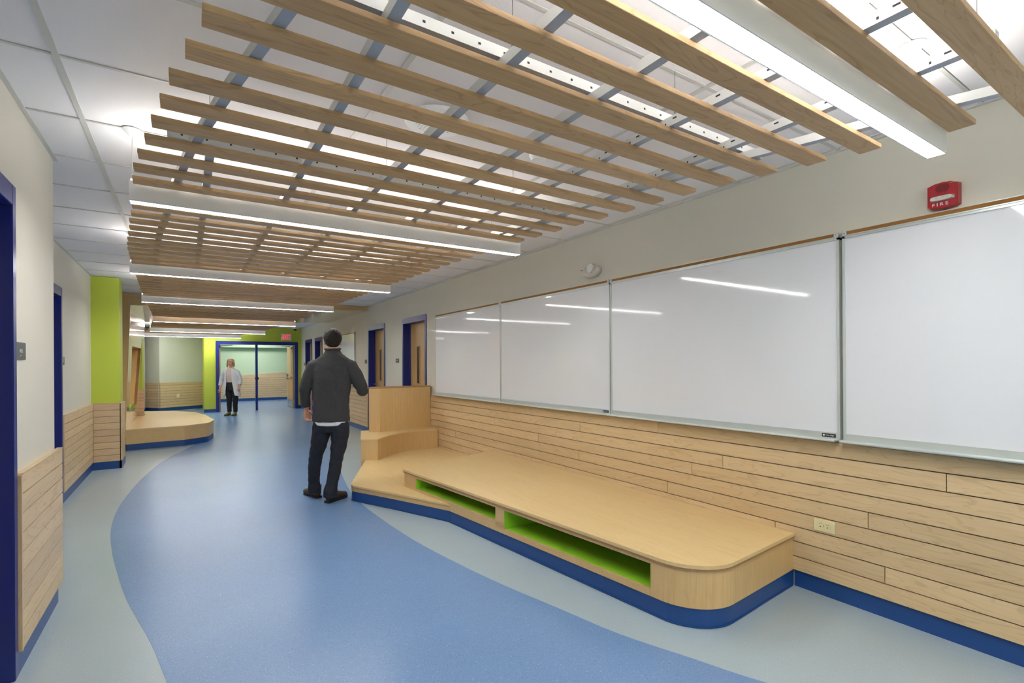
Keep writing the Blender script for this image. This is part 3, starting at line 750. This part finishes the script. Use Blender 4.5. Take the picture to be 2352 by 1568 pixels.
sign('small grey two-line sign beside the second left door frame', (X2, 6.735, 1.478), .17, .085, FACE_R, [('VIDEO', .018, .11, .024), ('OFFICE', .018, .085, -.004)])
sign('small grey sign between the two nearest doors of the right wall', (W, 8.52, 1.497), .155, .075, FACE_L, [('MEN', .014, .05, .004)])
sign('small grey sign beyond the second door of the right wall', (W, 10.36, 1.495), .15, .080, FACE_L, [('6', .014, .018, .004)])
sign('tiny grey sign beyond the last right wall door', (W, 16.78, 1.47), .14, .10, FACE_L, [('8', .014, .018, .004)])

ex = thing('exit_sign', 'white exit sign with red EXIT letters above the double doors', 'exit sign')
box('sign_box', 2.655, 2.975, 17.235, 17.289, 2.245, 2.475, PLASW, ex, bev=.004)
text('sign_lettering', 'EXIT', .165, (2.815, 17.233, 2.36), FACE_F, E_RED, ex, width=.235, bold=.012)
sc = thing('security_camera', 'small dome security camera on the ceiling by the green end wall', 'camera')
bm = bmesh.new(); cyl(bm, (3.0, 16.75, H), (3.0, 16.75, H-.055), .085, .08, n=20); obj('camera_body', bm, PLASW, sc)
bm = bmesh.new(); bmesh.ops.create_uvsphere(bm, u_segments=16, v_segments=8, radius=.06)
for v in bm.verts: v.co += Vector((3.0, 16.75, H-.055))
obj('dark_dome', bm, BLACKP, sc, smooth=True)
sp = thing('ceiling_speaker', 'round white perforated ceiling speaker above the near slats', 'speaker')
bm = bmesh.new(); cyl(bm, (1.10, 2.28, H+.004), (1.10, 2.28, H-.008), .165, .155, n=36); obj('speaker_ring', bm, WHITEM, sp)
bm = bmesh.new()
for i in range(-6, 7):
    for j in range(-6, 7):
        if i*i+j*j < 40: cyl(bm, (1.10+i*.018, 2.28+j*.018, H-.0078), (1.10+i*.018, 2.28+j*.018, H-.0088), .003, n=5)
g_ = obj('perforation', bm, ALUD, sp); g_['kind'] = 'stuff'
sd = thing('smoke_detector', 'small round white detector on the ceiling above the slats', 'detector')
bm = bmesh.new(); cyl(bm, (1.79, 2.33, H+.004), (1.79, 2.33, H-.03), .055, .04, n=24); obj('detector_body', bm, WHITEM, sd)
# lamps of the crossing corridor, and an unseen panel added to brighten the alcove
E_PAN = emit('panel_glow', (1, .98, .94, 1), 4.5); E_ALC = emit('alcove_fill_glow', (1, .98, .94, 1), 2.0); E_LOW = emit('rear_fill_glow', (1, .98, .94, 1), .7)
for x0, x1, yy, lb in ((1.3, 3.2, 18.6, 'flat ceiling light just inside the crossing corridor beyond the double doors'), (1.3, 3.2, 20.8, 'flat ceiling light by the mint wall beyond the double doors'), (-.9, .2, 17.55, 'added fill light panel in the alcove left of the double doors'),
                   (.9, 2.9, -.95, 'added fill light panel above and behind the viewer'), (.9, 2.9, -3.3, 'added fill light panel far behind the viewer')):  # these two are unseen panels added to brighten the right wall
    t = thing('ceiling_light', lb, 'light', 'flat ceiling lights')
    box('light_frame', x0, x1, yy, yy+.6, H-.012, H+.02, WHITEM, t); box('diffuser', x0+.03, x1-.03, yy+.03, yy+.57, H-.018, H-.010, (E_LOW if yy < 0 else E_ALC) if yy < 18 else E_PAN, t)

# ------------------------------------------------------------------ people
SKIN = plain('skin', C(214, 158, 132), .5, noise=.04, nscale=30)
def tube(bm, pts, rad, n=14, up=None):
    """closed tapering tube; rad entries r or (r_side, r_depth)"""
    P_ = [Vector(p) for p in pts]; prev = None; rings = []
    for i, p in enumerate(P_):
        d = (P_[min(i+1, len(P_)-1)]-P_[max(i-1, 0)]).normalized()
        if prev is None:
            ref = Vector(up) if up else (Vector((0, 1, 0)) if abs(d.y) < .8 else Vector((1, 0, 0)))
            u = (ref-d*ref.dot(d)).normalized()
        else: u = (prev-d*prev.dot(d)).normalized()
        prev = u; v = d.cross(u)
        r = rad[i]; ru, rv = (r, r) if not isinstance(r, tuple) else (r[1], r[0])
        rings.append([bm.verts.new(p+u*math.cos(a)*ru+v*math.sin(a)*rv) for a in [2*math.pi*k/n for k in range(n)]])
    for a, b in zip(rings, rings[1:]):
        for k in range(n): bm.faces.new([a[k], a[(k+1) % n], b[(k+1) % n], b[k]])
    bm.faces.new(rings[0][::-1]); bm.faces.new(rings[-1])
def loft(bm, rings, n=24):
    rs = [[bm.verts.new((cx+rx*math.cos(a), cy+ry*math.sin(a), z)) for a in [2*math.pi*k/n for k in range(n)]] for z, cx, cy, rx, ry in rings]
    for a, b in zip(rs, rs[1:]):
        for k in range(n): bm.faces.new([a[k], a[(k+1) % n], b[(k+1) % n], b[k]])
    bm.faces.new(rs[0][::-1]); bm.faces.new(rs[-1])
def ball(bm, c, r, rot=0):
    res = bmesh.ops.create_uvsphere(bm, u_segments=20, v_segments=14, radius=1)
    M = Matrix.Translation(c) @ Matrix.Rotation(rot, 4, 'Z') @ Matrix.Diagonal((*r, 1))
    for v in res['verts']: v.co = M @ v.co
def soft(name, bm, mat, parent, voxel=.008, it=4, wr=0, ws=.12):
    o = obj(name, bm, mat, parent)
    m = o.modifiers.new('join', 'REMESH'); m.mode = 'VOXEL'; m.voxel_size = voxel; m.use_smooth_shade = True
    s_ = o.modifiers.new('smooth', 'SMOOTH'); s_.factor = .5; s_.iterations = it
    if wr:
        tx = bpy.data.textures.new(name+'_folds', 'CLOUDS'); tx.noise_scale = ws; tx.noise_depth = 2
        d = o.modifiers.new('folds', 'DISPLACE'); d.texture = tx; d.strength = wr; d.mid_level = .5; d.texture_coords = 'LOCAL'
    return o
def hand(bm, wr, dr, side, s=1.0, curl=.5):
    """palm and five fingers; dr = direction of the hand, side = direction towards the thumb"""
    dr = Vector(dr).normalized(); sd = Vector(side); sd = (sd-dr*sd.dot(dr)).normalized(); pn = dr.cross(sd)   # fingers curl towards pn
    wr = Vector(wr)
    def pt(a, b, c=0): return wr+dr*a*s+sd*b*s+pn*c*s
    tube(bm, [pt(-.03, 0), pt(.01, 0), pt(.045, 0), pt(.085, -.002), pt(.094, -.002)], [(.030*s, .022*s), (.031*s, .020*s), (.040*s, .017*s), (.043*s, .014*s), (.038*s, .010*s)], up=pn)
    for k, (off, ln) in enumerate(((.031, .070), (.010, .078), (-.011, .073), (-.031, .058))):
        a = pt(.082, off); ang = 0; p = [a]; r = [.0092*s]; cur = a
        for j, fr in enumerate((.45, .30, .25)):
            ang += curl*(.75+.1*k)
            cur = cur+(dr*math.cos(ang)+pn*math.sin(ang)+sd*(.02*(1.5-k)))*ln*fr*s; p.append(cur); r.append((.0086, .0078, .0066)[j]*s)
        tube(bm, p, r, 10)
    a = pt(.022, .030, .004); b = pt(.052, .055, .014); c = pt(.080, .058, .030); d = pt(.098, .050, .042)
    tube(bm, [a, b, c, d], [.014*s, .011*s, .010*s, .0075*s], 10)
def head(bm, c, s, turn, fwd):
    """fwd = +1 looks away (+y), -1 looks at the camera; turn in radians"""
    c = Vector(c); rot = turn+(0 if fwd > 0 else math.pi)
    M = Matrix.Translation(c) @ Matrix.Rotation(rot, 4, 'Z')
    def q(x, y, z): return M @ Vector((x*s, y*s, z*s))
    ball(bm, q(0, -.008, .022), (.074*s, .094*s, .088*s), rot)
    ball(bm, q(0, .022, -.030), (.060*s, .068*s, .078*s), rot)
    ball(bm, q(0, .058, -.082), (.030*s, .026*s, .022*s), rot)          # chin
    tube(bm, [q(0, .078, .022), q(0, .098, -.012), q(0, .104, -.026), q(0, .084, -.036)], [.009*s, .012*s, .014*s, .010*s], 10)
    for sx_ in (-1, 1):
        ball(bm, q(sx_*.074, -.004, -.008), (.010*s, .018*s, .031*s), rot)
        ball(bm, q(sx_*.036, .062, -.022), (.022*s, .018*s, .022*s), rot)
    ball(bm, q(0, .084, -.052), (.024*s, .010*s, .009*s), rot)
    return q, rot
def face_parts(q, rot, s, parent, glasses=False):
    for sx_ in (-1, 1):
        bm = bmesh.new(); ball(bm, q(sx_*.030, .080, .008), (.013*s, .009*s, .008*s), rot); e = obj('eye', bm, WHITEP, parent, smooth=True)
        bm = bmesh.new(); ball(bm, q(sx_*.030, .087, .008), (.006*s, .004*s, .006*s), rot); obj('iris', bm, BLACKP, e, smooth=True)
        bm = bmesh.new(); tube(bm, [q(sx_*.014, .087, .026), q(sx_*.030, .089, .031), q(sx_*.046, .082, .027)], [.003*s]*3, 6); obj('eyebrow', bm, HAIRB, parent)
    bm = bmesh.new(); tube(bm, [q(-.022, .090, -.052), q(0, .096, -.051), q(.022, .090, -.052)], [.003*s, .006*s, .003*s], 8); obj('lips', bm, LIPS, parent, smooth=True)
    if glasses:
        bm = bmesh.new()
        for sx_ in (-1, 1):
            pp = [q(sx_*.032+.022*math.cos(t), .098, .006+.017*math.sin(t)) for t in [2*math.pi*k/14 for k in range(15)]]
            tube(bm, pp, [.0018*s]*15, 6); tube(bm, [q(sx_*.054, .096, .010), q(sx_*.076, .0, .008)], [.0018*s]*2, 6)
        tube(bm, [q(-.010, .098, .010), q(.010, .098, .010)], [.0018*s]*2, 6)
        obj('glasses', bm, BLACKP, parent)
LIPS = plain('lips', C(176, 96, 88), .5)
HAIRB = plain('dark_brown_hair', C(26, 20, 16), .75, noise=.3, nscale=120, bump=.6)
HAIRG = plain('dark_blond_hair', C(168, 134, 92), .55, noise=.25, nscale=120, bump=.6)
KNIT = plain('charcoal_knit', C(60, 60, 62), .9, noise=.12, nscale=260, bump=.5)
DENIM = plain('dark_indigo_denim', C(28, 32, 44), .8, noise=.18, nscale=180, bump=.3)
LEATH = plain('brown_leather', C(62, 48, 38), .5, noise=.2, nscale=60)
SOLE = plain('dark_rubber_sole', C(26, 24, 24), .7)
SHIRT = plain('white_shirt_cotton', C(214, 218, 224), .8)
def shoe(px, py, ang, ln, mat, parent, s=1.0):
    M = Matrix.Translation((px, py, 0)) @ Matrix.Rotation(ang, 4, 'Z')
    def q(x, y, z): return M @ Vector((x*s, y*s, z*s))
    bm = bmesh.new()
    tube(bm, [q(0, -.05, .055), q(0, -.03, .058), q(0, .03, .056), q(0, .10, .046), q(0, .16, .038), q(0, .205, .034), q(0, .222, .032)],
         [(.026*s, .040*s), (.036*s, .052*s), (.038*s, .052*s), (.044*s, .044*s), (.048*s, .034*s), (.038*s, .028*s), (.018*s, .018*s)], up=(0, 0, 1))
    tube(bm, [q(0, -.012, .07), q(0, -.014, .135)], [.044*s, .043*s])
    o = soft('shoe', bm, mat, parent, .005, 3)
    bm = bmesh.new(); pts = [(-.030, -.058), (.030, -.058), (.038, 0), (.038, .06), (.050, .14), (.046, .19), (.022, .228), (-.018, .228), (-.042, .19), (-.044, .14), (-.036, .06), (-.038, 0)]
    a = [bm.verts.new(q(x, y, .002)) for x, y in pts]; b = [bm.verts.new(q(x, y, .022)) for x, y in pts]
    bm.faces.new(a[::-1]); bm.faces.new(b)
    for i in range(12): bm.faces.new([a[i], a[(i+1) % 12], b[(i+1) % 12], b[i]])
    obj('sole', bm, SOLE, o)
    bm = bmesh.new()
    for k in range(4): tube(bm, [q(-.022, .055+.022*k, .094-.010*k), q(.022, .060+.022*k, .094-.010*k)], [.003*s]*2, 6)
    obj('laces', bm, SOLE, o)

# --- man walking away
man = thing('person', 'man in charcoal sweater and dark jeans walking away down the corridor', 'person', loc=None)
bx_, by_ = 1.190, 5.285
base_ = Vector((0, 0, 0))+R0*((760-1127.8)/1126.9*5.13)+F0*5.13
man.location = (base_.x, base_.y, .0015); man.rotation_euler = (0, 0, -YAW)
bm = bmesh.new()
q, rot = head(bm, (.012, .02, 1.665), 1.08, .42, 1)
tube(bm, [(.02, 0, 1.40), (.018, 0, 1.50), (.014, .008, 1.62)], [.075, .060, .060])
loft(bm, [(.80, .0, 0, .15, .10), (1.0, 0, 0, .14, .10), (1.25, .01, 0, .165, .105), (1.40, .018, 0, .17, .09), (1.47, .02, 0, .10, .07)])
tube(bm, [(-.15, 0, 1.41), (-.20, 0, 1.34), (-.252, -.02, 1.18), (-.272, .02, 1.06), (-.280, .055, .955)], [.045, .048, .042, .038, .028])
tube(bm, [(.19, 0, 1.41), (.245, 0, 1.33), (.300, .03, 1.17), (.275, .14, 1.13), (.245, .24, 1.135)], [.045, .048, .042, .036, .028])
hand(bm, (-.282, .062, .945), (.02, .16, -1), (.35, 1, .1), 1.05, .75)
hand(bm, (.243, .25, 1.135), (-.35, 1, .1), (-.2, -.1, 1), 1.02, .7)
tube(bm, [(-.085, 0, .82), (-.108, .01, .72), (-.140, .025, .58), (-.172, .035, .47), (-.196, .045, .33), (-.214, .085, .17), (-.213, .10, .08)], [.07, .07, .06, .045, .045, .036, .036])
tube(bm, [(.088, 0, .82), (.094, -.005, .72), (.082, -.012, .58), (.064, -.02, .47), (.046, -.03, .33), (.018, -.06, .17), (.010, -.075, .08)], [.07, .07, .06, .045, .045, .036, .036])
body = soft('body', bm, SKIN, man, .0042, 2)
face_parts(q, rot, 1.08, man)
bm = bmesh.new(); ball(bm, q(0, -.020, .034), (.086*1.08, .100*1.08, .092*1.08), rot); ball(bm, q(0, -.045, .008), (.072*1.08, .062*1.08, .074*1.08), rot)
ball(bm, q(0, .045, .085), (.060*1.08, .045*1.08, .032*1.08), rot)
for sx_ in (-1, 1): ball(bm, q(sx_*.066, .006, .028), (.016, .024, .040), rot)
soft('hair', bm, HAIRB, man, .005, 2, .010, .02)
bm = bmesh.new()
loft(bm, [(.828, .0, 0, .195, .132), (.87, .0, 0, .192, .134), (1.0, .0, 0, .188, .132), (1.12, .004, 0, .192, .132), (1.25, .010, 0, .204, .134), (1.36, .016, 0, .212, .126), (1.43, .018, 0, .205, .112), (1.485, .02, 0, .165, .094), (1.53, .02, .0, .105, .082), (1.555, .02, .004, .080, .080), (1.578, .018, .006, .074, .076)])
tube(bm, [(-.12, 0, 1.42), (-.175, 0, 1.40), (-.222, -.01, 1.30), (-.262, -.025, 1.17), (-.272, .0, 1.09), (-.280, .042, .985)], [.07, .078, .072, .062, .054, .048])
tube(bm, [(.15, 0, 1.42), (.20, 0, 1.40), (.258, .01, 1.30), (.312, .03, 1.18), (.312, .075, 1.145), (.275, .17, 1.135), (.252, .21, 1.135)], [.07, .078, .074, .066, .062, .052, .048])
sw = soft('sweater', bm, KNIT, man, .008, 5, .016, .085)
bm = bmesh.new(); n = 32
for z0, z1, r in ((1.565, 1.592, .078),):
    tube(bm, [(.018+r*math.cos(a), .006+r*math.sin(a), z1-.008+.006*math.sin(a)) for a in [2*math.pi*k/n for k in range(n+1)]], [.010]*(n+1), 8)
soft('sweater_collar', bm, KNIT, man, .004, 2)
bm = bmesh.new(); loft(bm, [(.79, .0, -.03, .125, .098), (.80, .0, -.02, .155, .112), (.82, .0, 0, .186, .124), (.88, 0, 0, .184, .124)])
soft('shirt_hem', bm, SHIRT, man, .006, 3, .006, .05)
bm = bmesh.new()
loft(bm, [(.72, .0, 0, .160, .105), (.78, .0, 0, .178, .118), (.84, .0, 0, .178, .118), (.88, 0, 0, .172, .115)])
tube(bm, [(-.088, 0, .82), (-.108, .01, .72), (-.140, .025, .58), (-.172, .035, .47), (-.196, .045, .33), (-.214, .085, .17), (-.216, .098, .115), (-.213, .10, .065)], [.098, .098, .083, .070, .064, .058, .066, .062])
tube(bm, [(.090, 0, .82), (.094, -.005, .72), (.082, -.012, .58), (.064, -.02, .47), (.046, -.03, .33), (.018, -.06, .17), (.012, -.072, .115), (.010, -.075, .055)], [.096, .096, .081, .068, .063, .062, .070, .068])
soft('trousers', bm, DENIM, man, .008, 4, .020, .055)
shoe(-.205, .13, .85, .28, LEATH, man, 1.05)
shoe(.006, -.05, -.40, .28, LEATH, man, 1.05)

# --- woman in the doorway
CARD = plain('pale_grey_cardigan', C(196, 200, 202), .9, noise=.08, nscale=150, bump=.4)
TOPB = plain('dusty_beige_top', C(196, 176, 166), .85)
BLK = plain('black_trousers', C(20, 20, 24), .8)
OLIVE = plain('olive_suede', C(98, 96, 44), .8)
wm = thing('person', 'woman in pale grey cardigan and black trousers standing before the open double doors', 'person')
bs = R0*((530-1127.8)/1126.9*14.13)+F0*14.13
wm.location = (bs.x, bs.y, .0015); wm.rotation_euler = (0, 0, -YAW)
bm = bmesh.new()
q, rot = head(bm, (0, 0, 1.515), .98, .12, -1)
tube(bm, [(0, .01, 1.28), (0, .01, 1.36), (0, .005, 1.45)], [.065, .050, .050])
loft(bm, [(.85, .03, 0, .13, .09), (1.0, .01, 0, .115, .085), (1.2, 0, 0, .14, .09), (1.28, 0, 0, .14, .08), (1.34, 0, 0, .07, .06)])
for sx_, ex_, wx_, wz_ in ((-1, -.275, -.285, .80), (1, .268, .272, .82)):
    tube(bm, [(sx_*.15, 0, 1.27), (sx_*.21, 0, 1.18), (ex_, .01, 1.03), (wx_, -.04, wz_)], [.042, .045, .038, .026])
    hand(bm, (wx_, -.045, wz_-.01), (.0, -.08, -1), (-sx_*.25, -1, 0), .92, .45)
tube(bm, [(-.06, 0, .85), (-.045, 0, .45), (-.04, .0, .08)], [.075, .05, .036]); tube(bm, [(.10, 0, .85), (.12, 0, .45), (.125, .0, .08)], [.075, .05, .036])
soft('body', bm, SKIN, wm, .0045, 2)
face_parts(q, rot, .98, wm, True)
bm = bmesh.new(); ball(bm, q(0, -.022, .034), (.088, .094, .088), rot)
for sx_ in (-1, 1): tube(bm, [q(sx_*.045, .03, .10), q(sx_*.076, .02, .05), q(sx_*.092, .0, -.02), q(sx_*.094, .005, -.09), q(sx_*.084, .02, -.135)], [.022, .024, .024, .026, .014])
tube(bm, [q(0, -.07, .03), q(0, -.075, -.06), q(0, -.065, -.13)], [(.07, .03), (.085, .03), (.07, .02)])
soft('hair', bm, HAIRG, wm, .006, 2, .010, .025)
bm = bmesh.new(); loft(bm, [(.90, .02, 0, .14, .105), (1.0, .01, 0, .142, .105), (1.15, 0, -.005, .150, .118), (1.24, 0, 0, .150, .108), (1.31, 0, 0, .135, .08), (1.36, 0, .005, .075, .062)])
soft('top', bm, TOPB, wm, .008, 3, .008, .08)
bm = bmesh.new(); loft(bm, [(.72, .035, 0, .165, .115), (.80, .035, 0, .175, .12), (.88, .03, 0, .165, .115), (.955, .02, 0, .145, .108)])
tube(bm, [(-.055, 0, .78), (-.052, 0, .62), (-.046, 0, .45), (-.050, 0, .28), (-.042, 0, .10)], [.096, .092, .072, .066, .056])
tube(bm, [(.122, 0, .78), (.124, 0, .62), (.128, 0, .45), (.122, 0, .28), (.128, 0, .10)], [.096, .092, .072, .064, .056])
soft('trousers', bm, BLK, wm, .008, 3, .014, .06)
bm = bmesh.new(); n = 26
for th_ in (0,):
    rr = [(.60, .03, .245, .15, .60), (.75, .02, .232, .145, .52), (.95, .01, .200, .135, .45), (1.12, 0, .188, .130, .40), (1.24, 0, .195, .122, .36), (1.31, 0, .165, .10, .40), (1.355, 0, .095, .078, .55)]
    O_, I_ = [], []
    for z, cx_, rx_, ry_, gap in rr:
        ang = [-math.pi/2+gap+(2*math.pi-2*gap)*k/n for k in range(n+1)]
        O_.append([bm.verts.new((cx_+rx_*math.cos(a), ry_*math.sin(a), z-(.05*abs(math.cos(a)) if z == .60 else 0))) for a in ang])
        I_.append([bm.verts.new((cx_+(rx_-.02)*math.cos(a), (ry_-.02)*math.sin(a), z-(.05*abs(math.cos(a)) if z == .60 else 0))) for a in ang])
    for i in range(len(rr)-1):
        for k in range(n):
            bm.faces.new([O_[i][k], O_[i][k+1], O_[i+1][k+1], O_[i+1][k]]); bm.faces.new([I_[i][k], I_[i+1][k], I_[i+1][k+1], I_[i][k+1]])
        for k in (0, n): bm.faces.new([O_[i][k], O_[i+1][k], I_[i+1][k], I_[i][k]])
    for i in (0, len(rr)-1):
        for k in range(n): bm.faces.new([O_[i][k], I_[i][k], I_[i][k+1], O_[i][k+1]])
for sx_, ex_, wx_, wz_ in ((-1, -.275, -.288, .86), (1, .268, .275, .88)):
    tube(bm, [(sx_*.13, 0, 1.27), (sx_*.175, 0, 1.25), (sx_*.225, 0, 1.16), (ex_, .01, 1.02), (wx_, -.035, wz_)], [.060, .066, .064, .060, .052])
soft('cardigan', bm, CARD, wm, .008, 4, .014, .07)
shoe(-.045, -.01, math.pi-.10, .25, OLIVE, wm, .92)
shoe(.128, -.01, math.pi+.12, .25, OLIVE, wm, .92)
